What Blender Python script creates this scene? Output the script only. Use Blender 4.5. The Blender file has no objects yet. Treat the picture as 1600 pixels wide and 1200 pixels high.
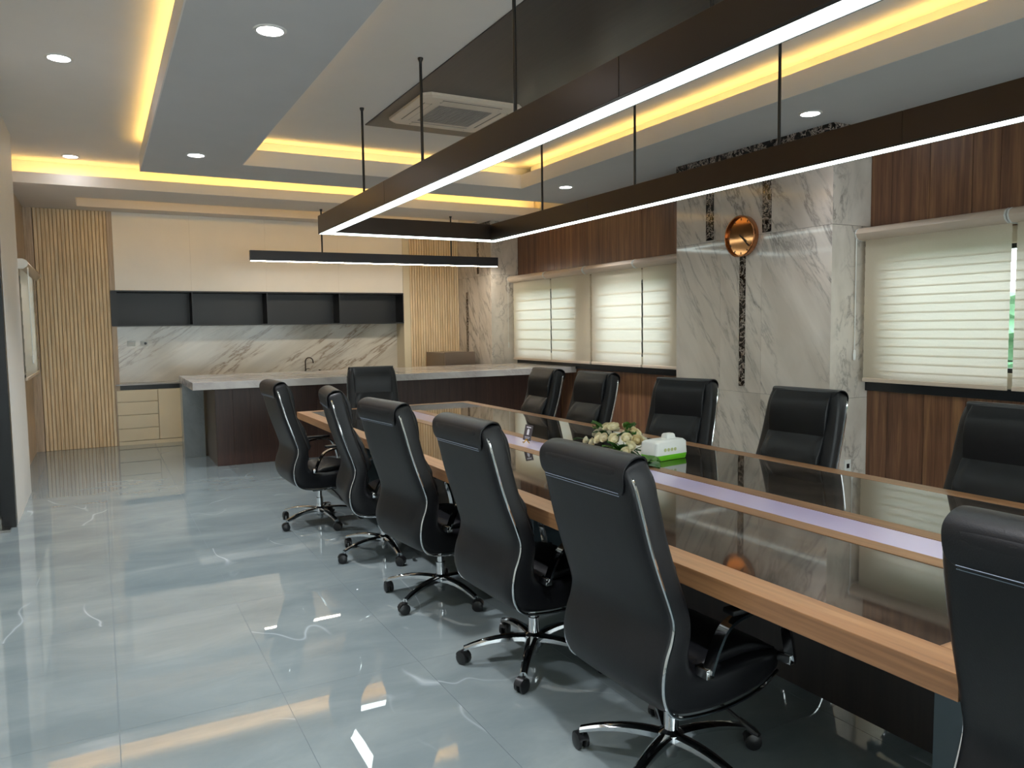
import bpy, bmesh, math, random
from mathutils import Vector, Matrix
random.seed(7)
C = bpy.context.scene.collection
S = bpy.context.scene
R = math.radians

# ------------------------------------------------------------------ camera, sky, exposure
cam = bpy.data.cameras.new('camera'); co = bpy.data.objects.new('camera', cam); C.objects.link(co)
cam.sensor_width = 36.0; cam.lens = 36.0*1192.35/1600.0; cam.clip_start = .02
yaw, pit, rol = R(28.361), R(4.255), R(-0.780)
fw = Vector((math.sin(yaw)*math.cos(pit), math.cos(yaw)*math.cos(pit), -math.sin(pit)))
rt = Vector((math.cos(yaw), -math.sin(yaw), 0)); up = rt.cross(fw)
r2 = math.cos(rol)*rt + math.sin(rol)*up; u2 = -math.sin(rol)*rt + math.cos(rol)*up
M = Matrix((r2, u2, -fw)).transposed().to_4x4(); M.translation = Vector((0, 0, 1.6))
co.matrix_world = M; S.camera = co
S.view_settings.view_transform = 'Standard'; S.view_settings.look = 'None'
S.view_settings.gamma = 1; S.view_settings.use_curve_mapping = False
S.view_settings.exposure = 0.86
w = bpy.data.worlds.new('overcast_sky'); S.world = w; w.use_nodes = True
bg = w.node_tree.nodes['Background']; bg.inputs[0].default_value = (.95, .98, 1.0, 1); bg.inputs[1].default_value = 3.4
COOL = (.86, 1.0, .96); WHITE = (.95, .96, 1.0); WARM = (1.0, .60, .15)
P_PENDANT, P_DOWN, P_COVE = 5.0, 24.0, 17.0

# ------------------------------------------------------------------ materials
def lin(h):
    h = h.lstrip('#'); o = []
    for i in (0, 2, 4):
        v = int(h[i:i+2], 16)/255; o.append(v/12.92 if v <= .04045 else ((v+.055)/1.055)**2.4)
    return (*o, 1)
class NT:
    def __init__(s, name):
        s.m = bpy.data.materials.new(name); s.m.use_nodes = True; s.t = s.m.node_tree
        s.b = s.t.nodes['Principled BSDF']
    def n(s, kind, **k):
        x = s.t.nodes.new(kind)
        for a, v in k.items():
            if a in x.inputs: x.inputs[a].default_value = v
            else: setattr(x, a, v)
        return x
    def l(s, a, b): s.t.links.new(a, b)
    def coords(s, scale=(1, 1, 1), rot=(0, 0, 0), world=True, jitter=0):
        mp = s.n('ShaderNodeMapping'); mp.inputs['Scale'].default_value = scale; mp.inputs['Rotation'].default_value = rot
        if world: src = s.n('ShaderNodeNewGeometry').outputs['Position']
        else: src = s.n('ShaderNodeTexCoord').outputs['Object']
        if jitter:
            oi = s.n('ShaderNodeObjectInfo'); mu = s.n('ShaderNodeVectorMath', operation='SCALE'); mu.inputs['Scale'].default_value = jitter
            cb = s.n('ShaderNodeCombineXYZ')
            for i in range(3): s.l(oi.outputs['Random'], cb.inputs[i])
            s.l(cb.outputs[0], mu.inputs[0]); ad = s.n('ShaderNodeVectorMath', operation='ADD')
            s.l(src, ad.inputs[0]); s.l(mu.outputs[0], ad.inputs[1]); src = ad.outputs[0]
        s.l(src, mp.inputs[0]); return mp.outputs[0]
    def noise(s, v, scale, detail=4, rough=.55, dist=0):
        x = s.n('ShaderNodeTexNoise'); x.inputs['Scale'].default_value = scale; x.inputs['Detail'].default_value = detail
        x.inputs['Roughness'].default_value = rough; x.inputs['Distortion'].default_value = dist
        s.l(v, x.inputs['Vector']); return x.outputs['Fac']
    def ramp(s, f, stops):
        x = s.n('ShaderNodeValToRGB'); e = x.color_ramp.elements
        while len(e) < len(stops): e.new(.5)
        for i, (p, c) in enumerate(stops):
            e[i].position = p; e[i].color = c if not isinstance(c, str) else lin(c)
        s.l(f, x.inputs[0]); return x.outputs[0]
    def mix(s, f, a, b, mode='MIX'):
        x = s.n('ShaderNodeMix', data_type='RGBA', blend_type=mode)
        for sock, v in ((x.inputs[0], f), (x.inputs[6], a), (x.inputs[7], b)):
            if hasattr(v, 'links'): s.l(v, sock)
            else: sock.default_value = lin(v) if isinstance(v, str) else v
        return x.outputs[2]
    def math(s, op, a, b=0):
        x = s.n('ShaderNodeMath', operation=op)
        for i, v in enumerate((a, b)):
            if hasattr(v, 'links'): s.l(v, x.inputs[i])
            else: x.inputs[i].default_value = v
        return x.outputs[0]
    def bump(s, h, strength=.1, dist=.01):
        x = s.n('ShaderNodeBump'); x.inputs['Strength'].default_value = strength; x.inputs['Distance'].default_value = dist
        s.l(h, x.inputs['Height']); s.l(x.outputs[0], s.b.inputs['Normal'])
    def set(s, color=None, rough=.5, metal=0, ior=None, spec=None, **k):
        if color is not None:
            if hasattr(color, 'links'): s.l(color, s.b.inputs['Base Color'])
            else: s.b.inputs['Base Color'].default_value = lin(color) if isinstance(color, str) else color
        if hasattr(rough, 'links'): s.l(rough, s.b.inputs['Roughness'])
        else: s.b.inputs['Roughness'].default_value = rough
        s.b.inputs['Metallic'].default_value = metal
        if ior: s.b.inputs['IOR'].default_value = ior
        if spec is not None: s.b.inputs['Specular IOR Level'].default_value = spec
        for a, v in k.items(): s.b.inputs[a].default_value = v
        return s.m
def plain(name, color, rough=.5, metal=0, var=.04, **k):
    t = NT(name); v = t.coords(); f = t.noise(v, 3.0, 3)
    c = lin(color); lo = tuple(x*(1-var) for x in c[:3])+(1,); hi = tuple(min(1, x*(1+var)) for x in c[:3])+(1,)
    return t.set(t.ramp(f, [(.3, lo), (.7, hi)]), rough, metal, **k)
def emit(name, color, strength):
    t = NT(name); t.set((0.8, .8, .8, 1), .4); t.b.inputs['Emission Color'].default_value = (*color, 1)
    t.b.inputs['Emission Strength'].default_value = strength; return t.m
def wood(name, dark, mid, light, axis='Z', rough=.42, grain=1.0, jitter=13, world=True, **k):
    t = NT(name); sc = {'Z': (14, 14, .55), 'Y': (14, .55, 14), 'X': (.55, 14, 14)}[axis]
    v = t.coords(tuple(x*grain for x in sc), world=world, jitter=jitter)
    a = t.noise(v, 1.0, 6, .62, .6)
    v2 = t.coords(tuple(x*4*grain for x in sc), world=world, jitter=jitter); b = t.noise(v2, 1.6, 3, .5)
    col = t.ramp(a, [(.30, dark), (.5, mid), (.70, light)])
    fine = t.ramp(b, [(.35, (.80, .80, .80, 1)), (.6, (1.06, 1.06, 1.06, 1))])
    col = t.mix(1.0, col, fine, 'MULTIPLY'); t.bump(b, .08, .002)
    return t.set(col, rough, **k)
def marble(name, base, light, vein, rot, rough=.10, scale=1.0, vs=(2.2, .5), amount=.75, jitter=9):
    t = NT(name)
    v = t.coords((1, 1, 1), rot, jitter=jitter)
    mp = t.n('ShaderNodeMapping'); mp.inputs['Scale'].default_value = (vs[0]*scale, vs[0]*scale, vs[1]*scale); t.l(v, mp.inputs[0])
    cl = t.noise(mp.outputs[0], 1.1, 4, .6, .3)
    col = t.ramp(cl, [(.34, base), (.62, light)])
    n1 = t.noise(mp.outputs[0], 2.3, 7, .62, .35)
    d = t.math('ABSOLUTE', t.math('SUBTRACT', n1, .5))
    msk = t.ramp(d, [(0.0, (1, 1, 1, 1)), (.022, (.35, .35, .35, 1)), (.06, (0, 0, 0, 1))])
    gate = t.ramp(t.noise(mp.outputs[0], .9, 2), [(.42, (0, 0, 0, 1)), (.60, (1, 1, 1, 1))])
    f = t.math('MULTIPLY', t.math('MULTIPLY', msk, gate), amount)
    return t.set(t.mix(f, col, vein), rough)

MAT = {}
def mk():
    m = MAT
    # polished grey floor
    t = NT('polished_grey_tile'); v = t.coords()
    mp = t.n('ShaderNodeMapping'); mp.inputs['Scale'].default_value = (1.0, 2.2, 1); mp.inputs['Rotation'].default_value = (0, 0, .35); t.l(v, mp.inputs[0])
    a = t.noise(mp.outputs[0], 1.3, 6, .6, .5); col = t.ramp(a, [(.3, '#6f7b7e'), (.5, '#7a8587'), (.72, '#889292')])
    n1 = t.noise(t.coords((1, .45, 1), (0, 0, .9), jitter=7), 1.0, 2.5, .5, .5)
    d = t.math('ABSOLUTE', t.math('SUBTRACT', n1, .5)); vm = t.ramp(d, [(0, (1, 1, 1, 1)), (.002, (.5, .5, .5, 1)), (.0045, (0, 0, 0, 1))])
    g = t.ramp(t.noise(t.coords(jitter=7), .9, 2), [(.56, (0, 0, 0, 1)), (.64, (1, 1, 1, 1))])
    col = t.mix(t.math('MULTIPLY', t.math('MULTIPLY', vm, g), .4), col, '#cdd8dc')
    wv = t.noise(t.coords((1, 1, 1)), 2.2, 2, .4); t.bump(wv, .022, .02)
    m['floor'] = t.set(col, .014, ior=1.75)
    m['grout'] = plain('grout', '#5c666b', .8)
    m['marble'] = marble('white_marble_tile', '#bdb4a9', '#d4ccc2', '#6f6a66', (R(32), 0, R(15)), .07)
    m['splash'] = marble('warm_veined_marble', '#c8c2b6', '#dcd6ca', '#80644b', (0, R(-58), 0), .14, 1.0, (3.2, .45), .8, 0)
    m['counter_marble'] = marble('grey_marble_slab', '#96908d', '#aaa5a0', '#7a7573', (R(20), R(50), 0), .2, 2.0, (2, .9), .45, 0)
    m['leg_marble'] = marble('dark_grey_slab', '#6d7374', '#7b8182', '#60686a', (R(20), R(30), 0), .2, 2, (2, .9), .4, 0)
    t = NT('black_white_marble'); v = t.coords((1, 1, 1), (.5, .6, .2)); n1 = t.noise(v, 8, 6, .7, 1.6)
    d = t.math('ABSOLUTE', t.math('SUBTRACT', n1, .5)); m['inlay'] = t.set(t.ramp(d, [(0, '#c9c0b6'), (.016, '#8d7f75'), (.034, '#1c1512')]), .08)
    t = NT('dark_glass_top'); v = t.coords((1, .35, 1), (0, 0, .5)); n1 = t.noise(v, 1.8, 7, .65, 1.0)
    m['glass_top'] = t.set(t.ramp(n1, [(.35, '#1b1815'), (.5, '#2d2722'), (.62, '#4a3f36'), (.7, '#2a2420')]), .035, ior=2.1)
    m['white_ceiling'] = plain('white_ceiling_paint', '#dcd7d1', .7, var=.015)
    m['soffit'] = plain('grey_soffit_paint', '#bcbdbe', .65, var=.02)
    m['soffit_back'] = plain('pale_soffit_paint', '#ddd7d2', .65, var=.02)
    m['dark_panel'] = wood('dark_ceiling_panel', '#241f1d', '#2b2624', '#332d2a', 'Y', .32)
    m['white_wall'] = plain('white_wall_paint', '#d6d4ce', .55, var=.02)
    m['reveal'] = plain('cream_reveal_paint', '#cfc4b0', .6)
    m['walnut'] = wood('walnut_panel', '#55382a', '#74503a', '#926c4b', 'Z', .38)
    m['oak_panel'] = wood('pale_oak_panel', '#b09a82', '#bfa990', '#cbb69d', 'Z', .45)
    m['slat'] = wood('golden_oak_slat', '#e3c59a', '#ecd2aa', '#f3dfbe', 'Z', .45)
    m['slat_back'] = wood('oak_slat_backing', '#c4a070', '#cca97b', '#d4b388', 'Z', .5)
    m['cream'] = plain('cream_laminate', '#e0d2b4', .35, var=.015)
    m['cream_hi'] = plain('ivory_laminate', '#f8f0e4', .22, var=.015)
    m['wine'] = wood('reddish_brown_laminate', '#38221b', '#402820', '#493026', 'Z', .4, jitter=.6)
    m['wine_side'] = plain('brown_end_panel', '#5e544b', .4)
    m['black'] = plain('matte_black', '#1a1b1f', .4)
    m['frame_black'] = plain('black_aluminium', '#17181a', .3)
    m['bronze'] = plain('dark_bronze_metal', '#3a3029', .33, .55)
    m['bar_metal'] = plain('dark_grey_powder_coat', '#2c2b30', .4, .2)
    m['chrome'] = plain('chrome', '#d9dcdf', .07, 1.0, var=.01)
    m['chrome_soft'] = plain('brushed_steel', '#9c9a94', .25, 1.0)
    m['copper'] = plain('copper_metal', '#d09468', .22, 1.0)
    m['copper_face'] = plain('mirror_copper_face', '#c98f5c', .09, .85)
    t = NT('black_leather'); v = t.coords(world=False); f = t.noise(v, 260, 2); g = t.noise(v, 9, 3)
    t.bump(t.math('ADD', f, t.math('MULTIPLY', g, 1.5)), .12, .003)
    m['leather'] = t.set(t.ramp(g, [(.3, '#0a0b0e'), (.7, '#0f1014')]), .42, spec=.35)
    m['stitch'] = plain('grey_thread', '#6f7c8a', .6)
    m['plastic'] = plain('black_plastic', '#131416', .35)
    m['table_wood'] = wood('oak_table_edge', '#7a5639', '#8e6745', '#9e7854', 'Y', .38, .8, jitter=0)
    m['table_wood_x'] = wood('oak_table_edge_cross', '#7a5639', '#8e6745', '#9e7854', 'X', .38, .8, jitter=0)
    m['modesty'] = wood('dark_modesty_panel', '#1b1512', '#241b17', '#2c221d', 'Z', .4)
    m['slab_leg'] = plain('slate_grey_panel', '#4a5960', .35)
    m['lilac'] = plain('pale_lilac_inlay', '#bdb1d2', .12, var=.01)
    m['cassette'] = plain('beige_blind_cassette', '#c9b8a6', .3, var=.02)
    m['white_plastic'] = plain('white_plastic', '#dcdeda', .35, var=.01)
    m['ac'] = plain('ivory_plastic', '#d6cbbb', .4, var=.01)
    m['ac_grille'] = plain('grey_grille', '#a09a92', .5)
    m['grille_dark'] = plain('grille_shadow', '#4c4844', .6)
    m['sill'] = plain('black_sill_stone', '#1f2226', .25)
    m['fridge'] = plain('taupe_fridge_steel', '#7a6a5e', .3, .3)
    m['gold'] = plain('gold_metal', '#d9a640', .25, 1.0)
    m['petal'] = plain('cream_petal', '#eae2c2', .6, var=.1)
    m['petal_dark'] = plain('old_cream_petal', '#d2c294', .6, var=.12)
    m['leaf'] = plain('green_leaf', '#4d7a2e', .45, var=.3)
    m['leaf_dark'] = plain('dark_green_leaf', '#2c5a26', .4, var=.3)
    m['green'] = plain('lime_green_plastic', '#6fc42a', .3)
    m['logo_green'] = plain('pale_olive_print', '#b9bf88', .5)
    m['card'] = plain('dark_brown_card', '#4a4246', .4)
    m['card_white'] = plain('white_card_print', '#d9d6dc', .5)
    m['led_cool'] = emit('cool_led_diffuser', COOL, P_PENDANT)
    m['led_bar'] = emit('warm_led_diffuser', (1, .90, .74), 26.0)
    m['led_down'] = emit('downlight_lens', WHITE, P_DOWN)
    m['led_slot'] = emit('warm_slot_strip', WARM, P_COVE*.55)
    m['led_cove'] = emit('warm_cove_strip', WARM, P_COVE)
    m['trim_white'] = plain('white_trim_ring', '#d9d9d6', .4)
    # blind fabric: light passes through it
    t = NT('blind_fabric'); v = t.coords((40, 260, 260)); f = t.noise(v, 1, 2)
    col = t.ramp(f, [(.3, '#e0d5bf'), (.7, '#eae0cd')])
    df = t.n('ShaderNodeBsdfDiffuse'); tr = t.n('ShaderNodeBsdfTranslucent'); mx = t.n('ShaderNodeMixShader'); mx.inputs[0].default_value = .56
    t.l(col, df.inputs[0]); t.l(t.mix(0.5, col, '#ffffff'), tr.inputs[0]); t.l(df.outputs[0], mx.inputs[1]); t.l(tr.outputs[0], mx.inputs[2])
    t.l(mx.outputs[0], t.t.nodes['Material Output'].inputs[0]); m['fabric'] = t.m
    # clear and frosted glass
    def glass(name, tint, rough, fr):
        t = NT(name); g = t.n('ShaderNodeBsdfGlossy'); g.inputs['Roughness'].default_value = .02
        if rough: tr = t.n('ShaderNodeBsdfTranslucent'); tr.inputs[0].default_value = tint
        else: tr = t.n('ShaderNodeBsdfTransparent'); tr.inputs[0].default_value = tint
        fz = t.n('ShaderNodeFresnel'); fz.inputs[0].default_value = 1.45
        mx = t.n('ShaderNodeMixShader'); t.l(fz.outputs[0], mx.inputs[0]); t.l(tr.outputs[0], mx.inputs[1]); t.l(g.outputs[0], mx.inputs[2])
        t.l(mx.outputs[0], t.t.nodes['Material Output'].inputs[0]); return t.m
    m['glass'] = glass('clear_glass', (.92, .96, .95, 1), 0, .1)
    m['frost'] = glass('frosted_film', (.50, .62, .58, 1), 1, .1)
    m['hedge'] = plain('hedge_leaves', '#6a9a78', .7, var=.5)
    m['ground'] = plain('grey_paving', '#8d8f88', .8, var=.1)
mk()

# ------------------------------------------------------------------ mesh helpers
def mesh_obj(name, bm, mat, parent=None, loc=None, smooth=False):
    me = bpy.data.meshes.new(name); bmesh.ops.recalc_face_normals(bm, faces=bm.faces); bm.to_mesh(me); bm.free()
    if isinstance(mat, str): mat = MAT[mat]
    me.materials.append(mat)
    if smooth:
        for p in me.polygons: p.use_smooth = True
        try: me.set_sharp_from_angle(angle=R(42))
        except Exception: pass
    o = bpy.data.objects.new(name, me); C.objects.link(o)
    if loc: o.location = loc
    if parent: o.parent = parent
    return o
def ab(bm, x0, x1, y0, y1, z0, z1, bev=0, rz=0, piv=None):
    vs = [bm.verts.new((x, y, z)) for x in (x0, x1) for y in (y0, y1) for z in (z0, z1)]
    f = [(0, 1, 3, 2), (4, 6, 7, 5), (0, 4, 5, 1), (2, 3, 7, 6), (0, 2, 6, 4), (1, 5, 7, 3)]
    fs = [bm.faces.new([vs[i] for i in q]) for q in f]
    if bev:
        es = list({e for q in fs for e in q.edges}); r = bmesh.ops.bevel(bm, geom=es, offset=bev, segments=2, affect='EDGES', profile=.5)
    return vs
def box(name, x0, x1, y0, y1, z0, z1, mat, parent=None, bev=0.0, loc=None):
    bm = bmesh.new(); ab(bm, min(x0, x1), max(x0, x1), min(y0, y1), max(y0, y1), min(z0, z1), max(z0, z1), bev)
    return mesh_obj(name, bm, mat, parent, loc)
def atube(bm, pts, r, n=8, caps=True):
    pts = [Vector(p) for p in pts]; rings = []; prev = None
    for i, p in enumerate(pts):
        d = (pts[min(i+1, len(pts)-1)]-pts[max(i-1, 0)]).normalized()
        ref = Vector((0, 0, 1)) if abs(d.z) < .9 else Vector((0, 1, 0))
        a = d.cross(ref).normalized() if prev is None else (prev-d*prev.dot(d)).normalized()
        prev = a; b = d.cross(a); rr = r[i] if isinstance(r, (list, tuple)) else r
        rings.append([bm.verts.new(p+rr*(math.cos(2*math.pi*k/n)*a+math.sin(2*math.pi*k/n)*b)) for k in range(n)])
    for a, b in zip(rings, rings[1:]):
        for k in range(n): bm.faces.new((a[k], a[(k+1) % n], b[(k+1) % n], b[k]))
    if caps: bm.faces.new(rings[0]); bm.faces.new(rings[-1])
def tube(name, pts, r, mat, parent=None, n=8): 
    bm = bmesh.new(); atube(bm, pts, r, n); return mesh_obj(name, bm, mat, parent, smooth=True)
def alathe(bm, prof, n=20, M=None):
    M = M or Matrix(); rings = []
    for r, z in prof:
        if r < 1e-5: rings.append([bm.verts.new(M @ Vector((0, 0, z)))])
        else: rings.append([bm.verts.new(M @ Vector((r*math.cos(2*math.pi*k/n), r*math.sin(2*math.pi*k/n), z))) for k in range(n)])
    for a, b in zip(rings, rings[1:]):
        for k in range(n):
            q = [a[k % len(a)], a[(k+1) % len(a)], b[(k+1) % len(b)], b[k % len(b)]]
            q = list(dict.fromkeys(q))
            if len(q) > 2: bm.faces.new(q)
    if len(rings[0]) > 1: bm.faces.new(rings[0])
    if len(rings[-1]) > 1: bm.faces.new(rings[-1])
def lathe(name, prof, mat, parent=None, n=20, M=None):
    bm = bmesh.new(); alathe(bm, prof, n, M); return mesh_obj(name, bm, mat, parent, smooth=True)
def cat(pts, m):
    out = []; n = len(pts)
    for i in range(n-1):
        p = [pts[max(i-1, 0)], pts[i], pts[i+1], pts[min(i+2, n-1)]]
        for k in range(m):
            t = k/m
            out.append(tuple(.5*((2*b)+(-a+c)*t+(2*a-5*b+4*c-d)*t*t+(-a+3*b-3*c+d)*t**3) for a, b, c, d in zip(*p)))
    out.append(tuple(pts[-1])); return out
def loft(name, stations, mat, parent=None, m=3, n=20, ex=4.0, disp=None):
    """stations (Px, Pz, Qx, Qz, half_width): rounded-rectangle section between an outer and an inner profile"""
    st = cat(stations, m); bm = bmesh.new(); rings = []
    for s, (px, pz, qx, qz, hw) in enumerate(st):
        ring = []
        for k in range(n):
            a = 2*math.pi*(k+.5)/n; ca, sa = math.cos(a), math.sin(a)
            y = hw*math.copysign(abs(ca)**(2/ex), ca); t = .5+.5*math.copysign(abs(sa)**(2/ex), sa)
            v = Vector((px+(qx-px)*t, y, pz+(qz-pz)*t))
            if disp and t > .6:
                d = Vector((qx-px, 0, qz-pz)); 
                if d.length > 1e-6: v += d.normalized()*disp(s/len(st), y)
            ring.append(bm.verts.new(v))
        rings.append(ring)
    for a, b in zip(rings, rings[1:]):
        for k in range(n): bm.faces.new((a[k], a[(k+1) % n], b[(k+1) % n], b[k]))
    bm.faces.new(rings[0]); bm.faces.new(rings[-1])
    return mesh_obj(name, bm, mat, parent, smooth=True)
def thing(name, label, category, loc=(0, 0, 0), rz=0, group=None):
    o = bpy.data.objects.new(name, None); C.objects.link(o); o.empty_display_size = .1
    o.location = loc; o.rotation_euler = (0, 0, rz); return tag(o, label, category, group)
def tag(o, label, category, group=None, kind=None):
    o['label'] = label; o['category'] = category
    if group: o['group'] = group
    if kind: o['kind'] = kind
    return o
def struct(o): o['kind'] = 'structure'; return o
def copy_tree(o, parent=None):
    c = o.copy(); C.objects.link(c)
    if parent: c.parent = parent
    for ch in list(o.children): copy_tree(ch, c)
    return c

# ------------------------------------------------------------------ floor
XW, YB = 6.0, 12.06
fl = struct(box('floor', -3.2, 6.25, -2.7, 12.8, -.12, -.0012, 'grout'))
tw, tl, g = .6415, 1.283, .0021
tile_cache = {}
i0 = math.floor(-.9/tw)
for i in range(i0, math.ceil(6.0/tw)):
    for j in range(-2, 10):
        x0, x1 = max(i*tw, -.86), min((i+1)*tw, XW); y0 = (j)*tl+.80; y1 = min(y0+tl, 12.5)
        if x1-x0 < .05 or y1 < -2.4 or y0 > 12.4: continue
        key = (round(x1-x0, 3), round(y1-y0, 3)); 
        if key in tile_cache:
            o = bpy.data.objects.new('floor_tile', tile_cache[key]); C.objects.link(o)
        else:
            o = box('floor_tile', g/2, key[0]-g/2, g*.25, key[1]-g*.25, -.0012, 0, 'floor'); tile_cache[key] = o.data
        o.location = (x0, y0, 0); o.parent = fl

# ------------------------------------------------------------------ ceiling with coves
ce = struct(box('ceiling', -.95, 6.25, -2.7, 12.8, 3.55, 3.7, 'white_ceiling'))
ZS, ZF = 3.275, 3.425
def soffit(x0, x1, y0, y1, mat, zt=ZF, inset=(0, 0, 0, 0)):
    a, b, c, d = inset      # notch depth on x0, x1, y0, y1 sides
    bm = bmesh.new(); ab(bm, x0, x1, y0, y1, ZS, zt); ab(bm, x0+a, x1-b, y0+c, y1-d, zt, 3.551)
    return mesh_obj('soffit', bm, mat, ce)
N_ = .13
soffit(.471, 1.361, -2.5, 8.218, 'soffit', inset=(N_, N_, 0, 0))
soffit(.471, 5.99, 8.218, 8.974, 'soffit', inset=(N_, 0, N_, N_))
soffit(4.606, 5.99, -2.5, 8.218, 'soffit', inset=(N_, 0, 0, 0))
# pale fascia boards on the band edges
ZL = ZF+.014
for a in ((.462, .471, -2.5, 8.98, ZS, ZL), (1.361, 1.370, -2.5, 8.209, ZS, ZL), (4.597, 4.606, -2.5, 8.209, ZS, ZL), (1.361, 4.606, 8.209, 8.218, ZS, ZL)):
    box('fascia_board', *a, 'white_ceiling', ce)
bm = bmesh.new()   # back soffit with the long light slot cut in it
SX0, SX1, SY0, SY1 = -.17, 5.35, 10.97, 11.72
for a in ((-.82, 5.99, 10.15, SY0), (-.82, 5.99, SY1, 12.5), (-.82, SX0, SY0, SY1), (SX1, 5.99, SY0, SY1)): ab(bm, *a, ZS, 3.385)
mesh_obj('soffit', bm, 'soffit_back', ce)
box('fascia_board', -.82, 5.99, 10.141, 10.15, ZS, 3.396, 'white_ceiling', ce)
box('cove_back_board', -.82, 5.99, 10.30, 10.33, 3.385, 3.55, 'white_ceiling', ce)
bm = bmesh.new()
ab(bm, SX0-.04, SX1+.04, SY0-.06, SY0-.04, 3.386, 3.52); ab(bm, SX0-.04, SX1+.04, SY1, SY1+.04, 3.386, 3.52)
ab(bm, SX0-.04, SX0, SY0-.04, SY1, 3.386, 3.52); ab(bm, SX1, SX1+.04, SY0-.04, SY1, 3.386, 3.52)
mesh_obj('light_slot_box', bm, 'white_ceiling', ce)
def strip(x0, x1, y0, y1, z0, z1, m='led_cove'): return box('led_strip', x0, x1, y0, y1, z0, z1, m, ce)
zz = ZF+.002
strip(.475, .489, -2.4, 8.80, zz, zz+.006); strip(1.343, 1.357, -2.4, 8.15, zz, zz+.006)
strip(4.610, 4.624, -2.4, 8.15, zz, zz+.006); strip(1.42, 4.54, 8.222, 8.236, zz, zz+.006)
strip(.6, 5.9, 8.94, 8.952, zz, zz+.006)
strip(-.78, 5.9, 10.154, 10.168, 3.387, 3.393); strip(SX0+.05, SX1-.05, SY0-.03, SY0-.018, 3.40, 3.407, 'led_slot')
box('ceiling_panel', 2.333, 3.80, -2.4, 7.20, 3.540, 3.551, 'dark_panel', ce)
# downlights
dl = [(.925, 4.504, ZS, 'round recessed downlight in grey soffit, nearest of the left band'),
      (.897, 7.927, ZS, 'round recessed downlight in grey soffit, far end of the left band'),
      (5.095, 4.351, ZS, 'round recessed downlight above the marble column with the clock'),
      (5.03, 7.889, ZS, 'round recessed downlight in right soffit above the far window'),
      (-.153, 6.413, 3.55, 'round recessed downlight in pale left ceiling, nearest to the camera'),
      (-.178, 9.864, 3.55, 'round recessed downlight in pale left ceiling, beside the far cove'),
      (.93, 1.08, ZS, 'round recessed downlight in the left grey soffit, outside the picture'), (5.1, .93, ZS, 'round recessed downlight in the right soffit, outside the picture'), (-.15, 2.96, 3.55, 'round recessed downlight in the left ceiling, outside the picture')]
for x, y, z, lab in dl:
    t = thing('downlight', lab or 'round recessed downlight overhead, outside the picture', 'ceiling light', (x, y, z), 0, 'recessed downlights')
    lathe('trim_ring', [(.072, -.001), (.072, -.008), (.086, -.007), (.092, -.0005)], 'trim_white', t, 24)
    lathe('lens', [(.0, -.004), (.071, -.004), (.071, -.001)], 'led_down', t, 24)
    la = bpy.data.lights.new('downlight_beam', 'SPOT'); la.energy = 170*(.16 if (x, y) == (5.095, 4.351) else .55 if y > 9 else 1); la.spot_size = R(98); la.spot_blend = 1.0; la.shadow_soft_size = .06; la.color = WHITE
    lo = bpy.data.objects.new('downlight_beam', la); C.objects.link(lo); lo.location = (0, 0, -.02); lo.parent = t

# ------------------------------------------------------------------ back wall with kitchen
wb = struct(box('wall_back', -.95, 6.25, 12.45, 12.6, 0, 3.55, 'reveal'))
def slats(x0, x1, n):
    box('slat_backing', x0, x1, 12.085, 12.45, 0, ZS, 'slat_back', wb)
    p = (x1-x0)/n; bm = bmesh.new(); ab(bm, .0055, p-.0055, -.018, 0, 0, ZS, .005); first = mesh_obj('slat', bm, 'slat', wb, (x0, 12.085, 0))
    for k in range(1, n):
        o = first.copy(); C.objects.link(o); o.location = (x0+k*p, 12.085, 0)
slats(-.70, .170, 19); slats(4.60, 5.50, 20)
box('wall_panel', -.83, -.705, 12.07, 12.45, 0, ZS, 'oak_panel', wb)
box('filler_panel', .170, .235, 12.062, 12.45, .0, ZS, 'oak_panel', wb); box('filler_panel', 4.485, 4.600, 12.062, 12.45, .0, ZS, 'cream', wb)
box('backsplash', .235, 4.485, 12.42, 12.45, .87, 1.69, 'splash', wb)
t = thing('wall_cabinet', 'tall ivory wall cabinets above the black open shelf, reaching the ceiling', 'cabinet', (0, 12.07, 2.19))
box('body', .236, 4.484, .022, .35, 0, 1.083, 'cream_hi', t)
xs = [.236, 1.229, 2.288, 3.405, 4.484]
for a, b in zip(xs, xs[1:]): box('door', a+.0004, b-.0004, 0, .02, 0, 1.083, 'cream_hi', t, .0004)
t = thing('open_shelf', 'long black open shelf with four compartments under the ivory cabinets', 'shelf', (0, 12.04, 1.687))
box('bottom_panel', .237, 4.483, .01, .38, 0, .018, 'black', t); box('top_panel', .237, 4.483, .01, .38, .482, .5, 'black', t)
box('back_panel', .237, 4.483, .36, .378, .018, .482, 'black', t)
for x in (.237, 1.222, 2.281, 3.398, 4.469): box('divider', x, x+.014, .012, .36, .018, .482, 'black', t)
box('edge_strip', .172, .237, .0, .02, 0, .5, 'black', t)
t = thing('base_cabinet', 'cream kitchen base cabinets with four drawers under a thin stone top', 'cabinet', (0, 12.05, 0))
box('carcass', .237, 4.483, .025, .37, .06, .785, 'cream', t); box('plinth', .19, 4.483, .004, .36, 0, .055, 'cream', t)
box('shadow_rail', .19, 4.483, .02, .37, .785, .850, 'black', t)
box('worktop', .185, 4.483, -.015, .37, .851, .872, 'counter_marble', t, .002)
for z0, z1 in ((.620, .779), (.435, .612), (.243, .427), (.062, .235)):
    o = box('drawer', .190, .708, 0, .02, z0, z1, 'cream', t, .0015)
for a, b in ((.716, 1.25), (1.258, 1.79), (1.798, 2.33), (2.338, 2.87), (2.878, 3.41), (3.418, 3.95), (3.958, 4.483)): box('door', a, b, 0, .02, .062, .779, 'cream', t, .0015)
t = thing('sink', 'dark rimmed kitchen sink set in the back worktop', 'sink', (0, 0, .873))
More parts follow.
